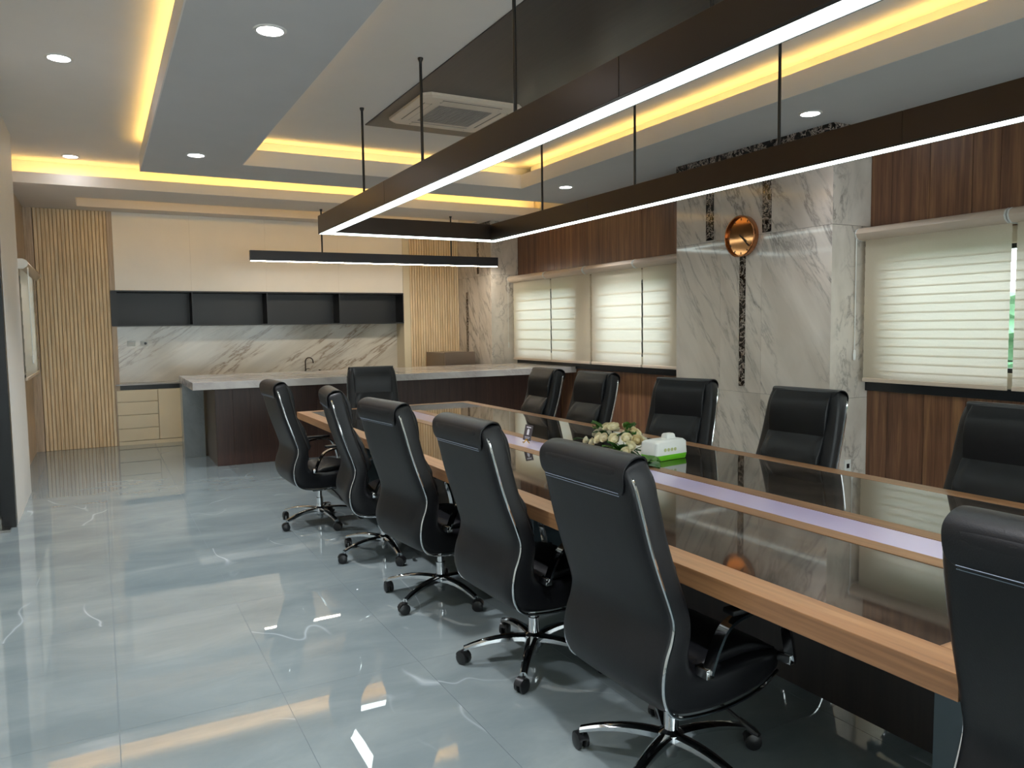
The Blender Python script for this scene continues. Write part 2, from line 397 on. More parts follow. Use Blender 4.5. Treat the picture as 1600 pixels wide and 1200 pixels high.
bm = bmesh.new()
for a in ((2.15, 3.3, 12.12, 12.15), (2.15, 3.3, 12.36, 12.39), (2.15, 2.18, 12.15, 12.36), (3.27, 3.3, 12.15, 12.36)): ab(bm, *a, 0, .022)
mesh_obj('rim', bm, 'frame_black', t); box('bowl', 2.18, 3.27, 12.15, 12.36, 0, .004, 'bronze', t)
t = thing('gooseneck_tap', 'dark gooseneck kitchen tap on the back worktop', 'tap', (2.90, 12.34, .895))
lathe('tap_base', [(.026, 0), (.026, .02), (.016, .03), (.016, .06)], 'bronze', t, 14)
tube('spout', [(0, 0, .05), (0, 0, .20)]+[(.062-.062*math.cos(a), -.0, .20+.062*math.sin(a)) for a in [k*math.pi/8 for k in range(1, 8)]]+[(.128, 0, .17)], .0095, 'bronze', t)
tube('lever_handle', [(0, 0, .07), (.03, -.02, .085), (.055, -.035, .088)], .006, 'bronze', t)
t = thing('soap_tap', 'small dark side tap with flat spout right of the gooseneck tap', 'tap', (3.13, 12.34, .895))
lathe('tap_body', [(.018, 0), (.018, .05), (.022, .055), (.022, .065), (0, .065)], 'bronze', t, 12); tube('side_spout', [(0, 0, .045), (-.12, 0, .05)], .006, 'bronze', t)
for k, x in enumerate((.415, .592)):
    t = thing('wall_socket', ('white double wall socket on the marble splashback, left one', 'white wall socket with a plug on the splashback, right one')[k], 'socket', (x, 12.42, 1.436))
    box('face_plate', -.055, .055, -.008, 0, -.036, .036, 'white_plastic', t, .002)
    if k: lathe('plug', [(.018, 0), (.018, .02), (.0, .022)], 'plastic', t, 12, Matrix.Translation((0.01, -.008, 0)) @ Matrix.Rotation(R(90), 4, 'X'))
    else: box('socket_insert', -.02, .02, -.010, -.008, -.02, .02, 'trim_white', t)
# fridge
t = thing('fridge', 'taupe single-door fridge standing behind the bar beside the slatted wall', 'fridge', (4.84, 11.20, 0))
box('body', 0, .53, .045, .78, .02, 1.205, 'fridge', t, .006); box('door', 0, .53, 0, .042, .05, 1.215, 'fridge', t, .006)
box('door_gasket', .008, .522, .0425, .0448, .06, 1.20, 'frame_black', t); box('plinth', .02, .51, .05, .76, 0, .02, 'frame_black', t)

# ------------------------------------------------------------------ bar island
t = thing('bar_island', 'long bar island, grey marble top over dark reddish-brown wood front', 'kitchen island', (0, 0, 0))
box('marble_top', .893, 5.97, 9.12, 10.72, .945, 1.03, 'counter_marble', t, .003)
box('end_leg', .895, 1.145, 10.42, 10.70, 0, .944, 'leg_marble', t, .002)
box('core', 1.20, 5.97, 9.57, 10.68, 0, .943, 'black', t)
box('end_panel', 1.172, 1.20, 9.545, 10.68, 0, .944, 'wine_side', t)
x = 1.172; wn = .2
bm = bmesh.new(); ab(bm, 0, wn-.0012, 0, .025, 0, .944, .0008); fp = mesh_obj('front_panel', bm, 'wine', t, (x, 9.54, 0))
for k in range(1, 24):
    o = fp.copy(); C.objects.link(o); o.location = (x+k*wn, 9.54, 0)

# ------------------------------------------------------------------ right wall, windows, columns
wins = [(.55, 1.62), (1.85, 2.92), (3.02, 4.20), (7.02, 8.42), (9.02, 10.66)]
ZW0, ZW1 = 1.20, 2.18
bm = bmesh.new(); y = -2.6
ab(bm, XW, XW+.18, -2.6, 12.6, 0, ZW0); ab(bm, XW, XW+.18, -2.6, 12.6, ZW1, 3.55)
for a, b in wins: ab(bm, XW, XW+.18, y, a, ZW0, ZW1); y = b
ab(bm, XW, XW+.18, y, 12.6, ZW0, ZW1)
wr = struct(mesh_obj('wall_right', bm, 'reveal'))
for k, (a, b) in enumerate(wins):
    wf = bmesh.new(); f = .035
    ab(wf, 0, .05, a, b, ZW0, ZW0+f); ab(wf, 0, .05, a, b, ZW1-f, ZW1); ab(wf, 0, .05, a, a+f, ZW0+f, ZW1-f); ab(wf, 0, .05, b-f, b, ZW0+f, ZW1-f)
    m_ = (a+b)/2
    o = struct(mesh_obj('window_%d' % (k+1), wf, 'frame_black', None, (XW+.10, 0, 0)))
    box('glass_pane', .02, .026, a+f, b-f, ZW0+f, ZW1-f, 'glass', o)
def planks(y0, y1, z0, z1, ws):
    y = y1; k = 0
    while y > y0+.02:
        w_ = min(ws[k % len(ws)], y-y0); k += 1
        box('wood_plank', XW-.014, XW, y-w_+.0018, y-.0018, z0, z1, 'walnut', wr, .0012); y -= w_
planks(6.432, 10.838, 2.30, ZS, (.52, .6, .22, .6, .5, .22)); planks(6.432, 10.838, .0, 1.0, (.52, .6, .22, .6, .5, .22))
planks(.06, 4.448, 2.30, ZS, (.20, .335, .345, .21)); planks(.06, 4.448, 0, 1.0, (.20, .335, .345, .21))
box('window_sill', 5.955, XW, 6.432, 10.838, 1.0, 1.085, 'sill', wr, .003); box('window_sill', 5.955, XW, .06, 4.448, 1.0, 1.085, 'sill', wr, .003)
def column(y0, y1, ys, inl):
    x0 = 5.5; box('column_core', x0+.014, XW+.01, y0+.014, y1-.0, 0, ZS, 'grout', wr)
    zs = [0, .94, 2.434, ZS]; ys = [y0]+ys+[y1]; q = .0012
    for z0, z1 in zip(zs, zs[1:]):
        for a, b in zip(ys, ys[1:]): box('marble_tile', x0, x0+.014, a+q, b-q, z0+q, z1-q, 'marble', wr)
        box('marble_tile', x0+.001, XW, y0, y0+.014, z0+q, z1-q, 'marble', wr)
    for a, b, z0, z1 in inl:
        box('black_inlay', x0-.006, x0, a, b, z0, z1, 'inlay', wr)
        if b-a > .5: box('metal_edge', x0-.007, x0, a, b, z0-.006, z0, 'chrome_soft', wr)
column(4.45, 6.43, [5.23, 5.77], [(5.867, 5.975, 2.448, 3.2), (5.117, 5.222, 2.448, 3.2), (5.43, 5.505, .998, 2.30), (4.45, 6.43, 3.205, ZS)])
box('black_inlay', 5.50, XW, 4.444, 4.45, 3.205, ZS, 'inlay', wr)
column(10.84, 12.45, [11.3, 11.9], [(11.70, 11.775, .9, 2.194), (11.27, 11.335, 2.474, 3.2), (10.84, 12.05, 3.205, ZS)])
column(-1.9, .06, [-1.1, -.5], [(-1.9, .06, 3.205, ZS)])
t = thing('wall_socket', 'white wall socket low on the side of the clock column', 'socket', (5.745, 4.45, .343))
box('face_plate', -.04, .04, -.008, 0, -.055, .055, 'white_plastic', t, .002); box('socket_insert', -.018, .018, -.0095, -.008, -.02, .02, 'plastic', t)
# clock
t = thing('wall_clock', 'round copper wall clock with mirror-like face on the marble column', 'clock', (5.492, 5.452, 2.437))
MX = Matrix.Rotation(R(-90), 4, 'Y')
lathe('clock_case', [(.19, 0), (.197, .01), (.197, .058), (.190, .064), (.183, .062), (.181, .03), (0, .03)], 'copper', t, 48, MX)
lathe('clock_face', [(.180, .031), (.180, .034), (0, .034)], 'copper_face', t, 48, MX)
for k in range(12):
    a = k*math.pi/6; bm = bmesh.new(); ab(bm, -.037, -.034, -.004, .004, .150, .172); bmesh.ops.rotate(bm, verts=bm.verts, cent=(0, 0, 0), matrix=Matrix.Rotation(a, 3, 'X'))
    mesh_obj('hour_mark', bm, 'bronze', t)
for nm, L, a in (('hour_hand', .09, 2.2), ('minute_hand', .14, 2.35)):
    bm = bmesh.new(); ab(bm, -.041, -.038, -.004, .004, -.02, L); bmesh.ops.rotate(bm, verts=bm.verts, cent=(0, 0, 0), matrix=Matrix.Rotation(a, 3, 'X')); mesh_obj(nm, bm, 'bronze', t)

# blinds
def blind(y0, y1, c0, c1, pitch, label, group, x=5.855, side=1, cord=None):
    """fabric between y0 and y1, cassette between c0 and c1; side 1 hangs on the right wall, -1 on the left"""
    t = thing('roller_blind', label, 'blind', (x, (y0+y1)/2, 2.41), 0, group); oy = -(y0+y1)/2
    d = -side     # towards the room
    prof = [(.10, 0), (-.03, 0), (-.065, -.02), (-.078, -.05), (-.065, -.08), (-.03, -.105), (.10, -.105)]
    def dee(a, b, s=1.0, off=0):
        bm = bmesh.new(); r1 = [bm.verts.new((side*p*1.0*s, a, q*s+off)) for p, q in prof]; r2_ = [bm.verts.new((side*p*s, b, q*s+off)) for p, q in prof]
        for k in range(len(prof)): bm.faces.new((r1[k], r1[(k+1) % 7], r2_[(k+1) % 7], r2_[k]))
        bm.faces.new(r1); bm.faces.new(r2_); return bm
    mesh_obj('cassette', dee(c0+oy+.012, c1+oy-.012), 'cassette', t, smooth=True)
    for e in (c0+oy, c1+oy-.012): mesh_obj('end_cap', dee(e, e+.0115, 1.04, .002), 'white_plastic', t, smooth=True)
    n = max(1, round(1.20/pitch)); zt = -.09; zb = -1.29; p = (zt-zb)/n
    bm = bmesh.new(); a, b = y0+oy, y1+oy; ov = .014 if pitch < .1 else .024
    vs = [bm.verts.new(q) for q in ((d*.002, a, 0), (d*.002, b, 0), (d*-.004, b, -p-ov), (d*-.004, a, -p-ov))]; bm.faces.new(vs)
    f0 = mesh_obj('fabric_band', bm, 'fabric', t, (0, 0, zt))
    for k in range(1, n): o = f0.copy(); C.objects.link(o); o.location = (0, 0, zt-k*p)
    bm = bmesh.new(); ab(bm, -.012, .012, a, b, zb-.035, zb-.002, .004); mesh_obj('bottom_bar', bm, 'cassette', t)
    if cord is not None:
        tube('pull_cord', [(d*.07, cord+oy, -.09), (d*.07, cord+oy, -1.05)], .004, 'white_plastic', t, 6)
        lathe('cord_weight', [(.0, 0), (.010, .005), (.013, .05), (.009, .09), (0, .095)], 'white_plastic', t, 10, Matrix.Translation((d*.07, cord+oy, -1.14)))
    return t
blind(3.19, 4.395, 3.20, 4.445, .071, 'nearest fully visible zebra blind, beside the clock column, white cord at its left', 'zebra blinds right of the column', cord=4.43)
blind(1.94, 3.155, 1.95, 3.19, .071, 'zebra blind at the right edge of the picture, past a thin gap of daylight', 'zebra blinds right of the column')
G2 = 'zebra blinds on the far window'
blind(9.63, 10.76, 9.72, 10.83, .143, 'far window zebra blind beside the far marble column, leftmost of four', G2, cord=10.81)
blind(8.60, 9.60, 8.68, 9.71, .143, 'far window zebra blind, second from the far marble column', G2)
blind(7.49, 8.56, 7.58, 8.67, .143, 'far window zebra blind, third from the far marble column', G2)
blind(6.47, 7.46, 6.47, 7.57, .143, 'far window zebra blind touching the clock column, fourth from the left', G2)

# ------------------------------------------------------------------ left wall, door
bm = bmesh.new()
ab(bm, -.95, -.67, 7.56, 9.05, 0, 3.55); ab(bm, -.95, -.67, 6.1, 7.56, 2.42, 3.55); ab(bm, -.95, -.67, -2.6, 6.1, 0, 3.55)
ab(bm, -.95, -.82, 9.05, 9.75, 0, 3.55); ab(bm, -.95, -.82, 9.75, 11.7, 0, 1.12); ab(bm, -.95, -.82, 9.75, 11.7, 2.36, 3.55); ab(bm, -.95, -.82, 11.7, 12.6, 0, 3.55)
wl = struct(mesh_obj('wall_left', bm, 'white_wall'))
for z0, z1 in ((0, 1.05), (2.40, ZS)):
    yy = 9.06
    while yy < 12.0:
        box('wood_plank', -.82, -.806, yy+.002, min(yy+.5, 12.06)-.002, z0, z1, 'oak_panel', wl); yy += .5
box('window_sill', -.82, -.78, 9.7, 11.9, 1.05, 1.09, 'sill', wl)
o = bmesh.new()
for a in ((9.75, 9.80, 1.12, 2.36), (11.65, 11.7, 1.12, 2.36), (9.80, 11.65, 1.12, 1.16), (9.80, 11.65, 2.32, 2.36)): ab(o, -.92, -.87, *a)
o = struct(mesh_obj('window_6', o, 'frame_black')); box('glass_pane', -.90, -.894, 9.8, 11.65, 1.16, 2.32, 'glass', o)
blind(9.85, 11.85, 9.82, 11.95, .143, 'beige zebra blind on the left wall beside the slatted panel', None, x=-.712, side=-1, cord=9.88)
d = bmesh.new()
ab(d, -.83, -.672, 7.45, 7.558, 0, 2.42); ab(d, -.83, -.672, 6.102, 6.21, 0, 2.42); ab(d, -.83, -.672, 6.21, 7.45, 2.32, 2.42)
dr = struct(mesh_obj('door_1', d, 'frame_black'))
box('glass_leaf', -.782, -.772, 6.215, 7.44, .02, 2.31, 'glass', dr)
bm = bmesh.new(); ab(bm, -.7715, -.7705, 6.22, 7.43, .74, 1.10)
for k in range(4): ab(bm, -.7715, -.7705, 6.22, 7.30-k*.02, .52+k*.055, .55+k*.055)
ab(bm, -.7715, -.7705, 6.22, 7.43, .40, .49)
mesh_obj('frosted_band', bm, 'frost', dr)
box('floor_hinge', -.80, -.70, 7.28, 7.46, 0.0, .02, 'chrome_soft', dr); box('patch_fitting', -.79, -.764, 7.34, 7.45, .02, .10, 'chrome_soft', dr)
struct(box('wall_corridor', -3.3, -3.2, -2.7, 12.6, 0, 3.2, 'white_wall'))
struct(box('corridor_sky_blocker', -3.3, -.95, -2.0, 12.6, 3.0, 3.1, 'white_wall'))  # unseen cover added to keep sky light off the left blind
# wall behind the camera
bm = bmesh.new(); ab(bm, -.95, 6.25, -2.75, -2.6, 0, .12); ab(bm, -.95, 6.25, -2.75, -2.6, 2.85, 3.55)
for a, b in ((-.95, -.5), (1.55, 1.75), (3.75, 3.95), (5.9, 6.25)): ab(bm, a, b, -2.75, -2.6, .12, 2.85)
struct(mesh_obj('wall_front', bm, 'white_wall'))
for k, (a, b) in enumerate(((-.5, 1.55), (1.75, 3.75), (3.95, 5.9))):  # unseen windows, added so sky light fills the room from behind
    bm = bmesh.new(); ab(bm, a, b, -2.70, -2.65, .12, .17); ab(bm, a, b, -2.70, -2.65, 2.8, 2.85); ab(bm, a, a+.05, -2.70, -2.65, .17, 2.8); ab(bm, b-.05, b, -2.70, -2.65, .17, 2.8)
    o = struct(mesh_obj('window_%d' % (k+7), bm, 'frame_black')); box('glass_pane', a+.05, b-.05, -2.68, -2.674, .17, 2.8, 'glass', o)

# ------------------------------------------------------------------ outside
box_g = struct(box('ground', 6.4, 30, -20, 30, -.3, -.1, 'ground'))
bm = bmesh.new(); bmesh.ops.create_grid(bm, x_segments=60, y_segments=14, size=1)
for v in bm.verts:
    a, b = v.co.x, v.co.y; v.co = Vector((9.5+random.uniform(-.25, .25), 6+a*10, .9+b*1.0+random.uniform(-.08, .08)))
h = mesh_obj('hedge', bm, 'hedge'); tag(h, 'clipped green hedge outside the window, seen through the blind gap', 'hedge', kind='stuff')

# ------------------------------------------------------------------ pendants
PZ0, PZ1 = 2.60, 2.79; XA0, XA1, XB0, XB1, YN0, YF0, YF1 = 2.08, 2.20, 4.05, 4.165, .35, 7.98, 8.09
t = thing('pendant_frame_light', 'large dark rectangular pendant light frame hanging over the conference table', 'pendant light', (0, 0, 0))
for x0, x1 in ((XA0, XA1), (XB0, XB1)):
    ys = [YN0, 2.82, 5.98, YF1]
    for a, b in zip(ys, ys[1:]): box('beam', x0, x1, a+.0015, b-.0015, PZ0+.012, PZ1, 'bronze', t, .002)
box('beam', XA1, XB0, YF0, YF1, PZ0+.012, PZ1, 'bronze', t); box('beam', XA1, XB0, YN0, YN0+.11, PZ0+.012, PZ1, 'bronze', t)
e = .008
for a in ((XA0+e, XA1-e, YN0+e, YF1-e), (XB0+e, XB1-e, YN0+e, YF1-e), (XA1-e, XB0+e, YF0+e, YF1-e), (XA1-e, XB0+e, YN0+e, YN0+.11-e)): box('led_diffuser', *a, PZ0+.002, PZ0+.012, 'led_cool', t)
for a in ((XA0, XA0+.005, YN0, YF1), (XB1-.005, XB1, YN0, YF1), (XA1-.005, XA1, YN0+.11, YF0), (XB0, XB0+.005, YN0+.11, YF0), (XA0, XB1, YF1-.005, YF1)): box('rim', *a, PZ0, PZ0+.0118, 'frame_black', t)
def rod(x, y, z0, z1, par):
    r = tube('suspension_rod', [(x, y, z0), (x, y, z1)], .011, 'frame_black', par, 10)
    lathe('ceiling_cup', [(.011, z1-.03), (.020, z1-.010), (.020, z1-.001)], 'frame_black', r, 14, Matrix.Translation((x, y, 0)))
for x, ys in (((XA0+XA1)/2, (6.685, 5.29, 3.88, 2.3, .9)), ((XB0+XB1)/2+.04, (6.961, 5.394, 3.80, 2.2, .9))):
    for y in ys: rod(x, y, PZ1, 3.541 if 2.33 < x < 3.8 else 3.549, t)
t = thing('linear_pendant_light', 'slim black linear pendant light hanging over the bar island', 'pendant light', (1.84, 10.78, 2.53), R(-2.6))
box('housing', 0, 3.66, -.04, .04, .012, .148, 'bar_metal', t, .002); box('led_diffuser', .012, 3.648, -.030, .030, .007, .012, 'led_bar', t)
for x in (.97, 2.90): rod(x, 0, .148, .744, t)

# ------------------------------------------------------------------ ceiling cassette air conditioner
t = thing('air_conditioner', 'ivory square ceiling cassette air conditioner in the dark ceiling panel', 'air conditioner', (2.915, 6.43, 3.54))
bm = bmesh.new(); h = .47; c_ = .06; oct_ = [(h-c_, h), (-h+c_, h), (-h, h-c_), (-h, -h+c_), (-h+c_, -h), (h-c_, -h), (h, -h+c_), (h, h-c_)]
r1 = [bm.verts.new((x, y, 0)) for x, y in oct_]; r2_ = [bm.verts.new((x, y, -.022)) for x, y in oct_]; r3 = [bm.verts.new((x*.95, y*.95, -.038)) for x, y in oct_]
for A, B in ((r1, r2_), (r2_, r3)):
    for k in range(8): bm.faces.new((A[k], A[(k+1) % 8], B[(k+1) % 8], B[k]))
bm.faces.new(r1); bm.faces.new(r3); mesh_obj('panel', bm, 'ac', t)
for k in range(4):
    bm = bmesh.new(); ab(bm, -.27, .27, .335, .395, -.043, -.038, .002); bmesh.ops.rotate(bm, verts=bm.verts, cent=(0, 0, 0), matrix=Matrix.Rotation(k*math.pi/2, 3, 'Z')); mesh_obj('air_flap', bm, 'ac', t)
    bm = bmesh.new(); ab(bm, -.28, .28, .396, .401, -.0405, -.038); ab(bm, -.28, .28, .329, .334, -.0395, -.038); bmesh.ops.rotate(bm, verts=bm.verts, cent=(0, 0, 0), matrix=Matrix.Rotation(k*math.pi/2, 3, 'Z')); mesh_obj('flap_slot', bm, 'grille_dark', t)
box('intake', -.25, .25, -.25, .25, -.040, -.0375, 'grille_dark', t)
bm = bmesh.new()
for k in range(21): a = -.25+k*.025; ab(bm, a-.0045, a+.0045, -.25, .25, -.045, -.040); 
for k in range(21): a = -.25+k*.025; ab(bm, -.25, .25, a-.0035, a+.0035, -.0445, -.0401)
mesh_obj('grille', bm, 'ac_grille', t)

# ------------------------------------------------------------------ conference table
TZ = .79; TX0, TX1, TY0, TY1 = 1.70, 3.575, 1.01, 7.66
t = thing('conference_table', 'long conference table with oak border, dark glossy top and pale centre strip', 'table', (0, 0, 0))
bw = .12; Y1i = TY1-.10
box('edge_rail', TX0, TX0+bw, TY0, TY1, TZ-.066, TZ, 'table_wood', t, .002); box('edge_rail', TX1-.11, TX1, TY0, TY1, TZ-.066, TZ, 'table_wood', t, .002)
box('edge_rail', TX0+bw, TX1-.11, TY1-.10, TY1, TZ-.066, TZ, 'table_wood_x', t); box('edge_rail', TX0+bw, TX1-.11, TY0, TY0+.12, TZ-.066, TZ, 'table_wood_x', t)
SXa, SXb, SXc, SXd, SYe = 2.41, 2.495, 2.70, 2.79, 7.02
bm = bmesh.new(); ab(bm, TX0+bw, SXa, TY0+.12, Y1i, TZ-.05, TZ-.001); ab(bm, SXd, TX1-.11, TY0+.12, Y1i, TZ-.05, TZ-.001); ab(bm, SXa, SXd, SYe+.08, Y1i, TZ-.05, TZ-.001)
mesh_obj('glossy_top', bm, 'glass_top', t)
box('strip_border', SXa, SXb, TY0+.12, SYe+.08, TZ-.05, TZ+.001, 'table_wood', t); box('strip_border', SXc, SXd, TY0+.12, SYe+.08, TZ-.05, TZ+.001, 'table_wood', t)
box('strip_border', SXb, SXc, SYe, SYe+.08, TZ-.05, TZ+.001, 'table_wood_x', t)
box('centre_strip', SXb, SXc, TY0+.12, SYe, TZ-.05, TZ-.001, 'lilac', t)
box('modesty_panel', 2.40, 2.43, 1.36, 6.88, .15, TZ-.067, 'modesty', t)
for y in (1.23, 3.75, 6.9): box('slab_leg', 2.15, 3.10, y, y+.12, 0, TZ-.067, 'slab_leg', t, .003)

# ------------------------------------------------------------------ office chair
def make_chair():
    t = thing('office_chair', 'x', 'chair', (0, 0, 0))
    P = [(-.375, 1.165), (-.365, 1.11), (-.342, 1.02), (-.315, .92), (-.282, .82), (-.25, .73), (-.232, .665), (-.240, .61), (-.262, .55), (-.273, .485), (-.266, .42), (-.235, .368), (-.16, .340), (0, .330), (.16, .350), (.275, .382)]
    Q = [(-.295, 1.185), (-.272, 1.12), (-.252, 1.03), (-.228, .93), (-.197, .83), (-.165, .74), (-.145, .67), (-.142, .62), (-.148, .575), (-.148, .53), (-.135, .497), (-.11, .48), (-.07, .47), (0, .465), (.16, .472), (.285, .455)]
    W = [.238, .255, .262, .266, .270, .275, .278, .280, .280, .280, .278, .276, .272, .270, .265, .245]
    back = [(p[0]-.030*min(1, max(.15, (p[1]-.33)/.12)), p[1]-.004) for p in P]
    st = [(-.355, 1.190, -.325, 1.193, .212)]+[(p[0], p[1], q[0], q[1], w) for p, q, w in zip(back, Q, W)]+[(.30, .40, .302, .435, .215)]
    loft('leather_shell', st, 'leather', t, 3, 28, 6.5)
    # front cushions
    def pad(name, a, b, th, hw, fold=0):
        n = b-a; s = []
        for k in range(a, b+1):
            q = Vector(Q[k]); d = (Vector(Q[k])-Vector(P[k])).normalized(); e = .1 if k in (a, b) else 1.0
            s.append((q.x-d.x*.01, q.y-d.y*.01, q.x+d.x*th*e, q.y+d.y*th*e, hw*(1 if 0 < k-a < n else .97)))
        return loft(name, s, 'leather', t, 5, 36, 6, (lambda u, y: fold*math.sin(y*95+4*math.sin(u*9))) if fold else None)
    pad('headrest_pad', 0, 3, .027, .205); pad('lumbar_pad', 3, 7, .034, .205, .004); pad('lower_back_pad', 7, 9, .024, .20, .002); pad('seat_pad', 12, 15, .035, .225, .001)
    # flap over the crown with stitching
    fl_ = [(-.383, 1.072), (-.398, 1.10), (-.404, 1.145), (-.393, 1.178), (-.355, 1.200), (-.312, 1.198), (-.285, 1.165)]
    fi = [(-.378, 1.068), (-.392, 1.10), (-.398, 1.145), (-.388, 1.172), (-.355, 1.193), (-.318, 1.190), (-.293, 1.165)]
    fw_ = [.205, .234, .241, .242, .240, .236, .222]
    f = loft('head_flap', [(a[0], a[1], b[0], b[1], w) for a, b, w in zip(fl_, fi, fw_)], 'leather', t, 4, 16, 8)
    for dz in (0, .009):
        tube('stitching', [(-.3945-dz*.35, y, 1.078+dz) for y in [-.21+k*.042 for k in range(11)]], .0011, 'stitch', f, 4)
    # chrome trims
    pp = cat([(-.372, 1.135)]+P[1:], 4)
    for s in (-1, 1):
        ww = cat([(.247,)]+[(w+.002,) for w in W[1:]], 4)
        tube('chrome_trim', [(p[0], s*(w[0]-.0045), p[1]) for p, w in zip(pp, ww)], .0065, 'chrome', t, 8)
    # arms
    path = cat([(-.115, .49), (-.085, .56), (-.04, .625), (.03, .652), (.13, .655), (.20, .635), (.235, .575), (.255, .51), (.265, .45)], 4)
    for s in (-1, 1):
        bm = bmesh.new(); rings = []
        for i, (x, z) in enumerate(path):
            a, b = path[max(i-1, 0)], path[min(i+1, len(path)-1)]; d_ = Vector((b[0]-a[0], b[1]-a[1])).normalized(); nx, nz = -d_.y, d_.x
            y = s*.305; hw, ht = .021, .0055
            rings.append([bm.verts.new((x+nx*ht*q, y+hw*e_, z+nz*ht*q)) for e_, q in ((-1, -1), (1, -1), (1, 1), (-1, 1))])
        for A, B in zip(rings, rings[1:]):
            for k in range(4): bm.faces.new((A[k], A[(k+1) % 4], B[(k+1) % 4], B[k]))
        bm.faces.new(rings[0]); bm.faces.new(rings[-1])
        for (x, z) in (path[0], path[-1]): ab(bm, x-.016, x+.016, min(s*.26, s*.318), max(s*.26, s*.318), z-.016, z+.016, .003)
        arm = mesh_obj('armrest', bm, 'chrome', t, smooth=True)
        bm = bmesh.new(); ab(bm, -.03, .19, s*.305-.026, s*.305+.026, .664, .684, .007); mesh_obj('arm_pad', bm, 'leather', arm, smooth=True)
    # mechanism, lever, column, base
    box('tilt_mechanism', -.07, .13, -.06, .06, .275, .329, 'plastic', t, .006)
    lv = tube('tilt_lever', [(.06, -.05, .300), (.08, -.16, .28), (.09, -.25, .255)], .006, 'plastic', t, 8)
    tube('lever_paddle', [(.09, -.245, .257), (.095, -.30, .24), (.097, -.325, .234)], [.008, .014, .008], 'plastic', lv, 8)
    lathe('gas_column', [(.027, .105), (.027, .21), (.020, .212), (.020, .275)], 'chrome', t, 16)
    hub = lathe('base_hub', [(.022, .035), (.024, .06), (.045, .07), (.052, .095), (.048, .125), (.03, .135), (.024, .14)], 'chrome', t, 20)
    for k in range(5):
        a = 2*math.pi*k/5+R(132); RM = Matrix.Rotation(a, 4, 'Z')
        bm = bmesh.new(); rings = []
        for u in [i/8 for i in range(9)]:
            x = .035+u*.305; zt = .128-.040*u*u+.008*math.sin(u*3.1); hw = .026-.010*u; th = .030-.012*u
            rings.append([bm.verts.new(RM @ Vector(q)) for q in ((x, -hw, zt-th), (x, hw, zt-th), (x, hw, zt-.008), (x, hw*.55, zt), (x, -hw*.55, zt), (x, -hw, zt-.008))])
        for A, B in zip(rings, rings[1:]):
            for j in range(6): bm.faces.new((A[j], A[(j+1) % 6], B[(j+1) % 6], B[j]))
        bm.faces.new(rings[0]); bm.faces.new(rings[-1])
        lg = mesh_obj('base_leg', bm, 'chrome', t, smooth=True)
        sw = a+random.uniform(-1.2, 1.2); CM = Matrix.Translation(RM @ Vector((.332, 0, 0))) @ Matrix.Rotation(sw, 4, 'Z') @ Matrix.Translation((.012, 0, 0))
        bm = bmesh.new()
        for s in (-1, 1):
            alathe(bm, [(0, 0), (.024, 0), (.031, .006), (.031, .017), (.020, .021), (0, .021)], 16, CM @ Matrix.Translation((0, s*.0045, .031)) @ Matrix.Rotation(R(-90*s), 4, 'X'))
        ab2 = bmesh.new(); 
        alathe(bm, [(.009, .035), (.009, .085), (0, .085)], 10, CM @ Matrix.Translation((-.012, 0, 0)))
        ab2.free()
        for v in []: pass
        # curved hood
        prev = None
        for j in range(7):
            q = R(20+j*24); c0_ = Vector((-.036*math.cos(q), 0, .031+.036*math.sin(q)))
            cur = [bm.verts.new(CM @ (c0_+Vector((0, e_, 0)))) for e_ in (-.019, .019)]
            if prev: bm.faces.new((prev[0], prev[1], cur[1], cur[0]))
            prev = cur
        mesh_obj('caster', bm, 'plastic', lg, smooth=True)
    return t
proto = make_chair()
GL, GR = 'chairs along the left side of the table', 'chairs along the right side of the table'
seats = [
 (1.558, 6.287, 2, GL, 'black leather office chair on the aisle side of the table, nearest to the bar island'),
 (1.733, 5.165, -8, GL, 'black leather office chair on the aisle side, second from the bar island'),
 (1.736, 4.144, 6.5, GL, 'black leather office chair on the aisle side, third from the bar island'),
 (1.780, 3.110, 2, GL, 'black leather office chair on the aisle side, fourth from the bar island'),
 (1.769, 2.092, 1, GL, 'large black leather office chair in front, chrome arm and whole back visible'),
 (1.965, .735, 0, GL, 'black leather office chair cut off by the right edge, nearest to the camera'),
 (3.49, 6.38, 178.5, GR, 'black leather office chair on the window side, nearest to the bar island'),
 (3.51, 5.53, 184, GR, 'black leather office chair below the far window, left of the flower bouquet'),
 (3.55, 4.32, 198, GR, 'black leather office chair behind the tissue box, left of the clock column centre'),
 (3.50, 3.245, 184, GR, 'black leather office chair in front of the marble column beside the near window'),
 (3.48, 2.02, 180, GR, 'black leather office chair below the near window, at the right edge'),
 (2.53, 7.60, -96, None, 'black leather office chair at the head of the table against the bar island'),
]
for k, (x, y, a, gname, lab) in enumerate(seats):
    o = proto if k == 0 else copy_tree(proto)
    o.location = (x, y, 0); o.rotation_euler = (0, 0, R(a)); o['label'] = lab
    if gname: o['group'] = gname
    elif 'group' in o: del o['group']
    for ch in o.children:      # the star base swivels on its own
        if ch.name.startswith(('base_leg', 'base_hub')): ch.rotation_euler = (0, 0, R({3: 26, 5: 14, 8: 40, 9: -20, 10: 31, 11: 10}.get(k, 0)))

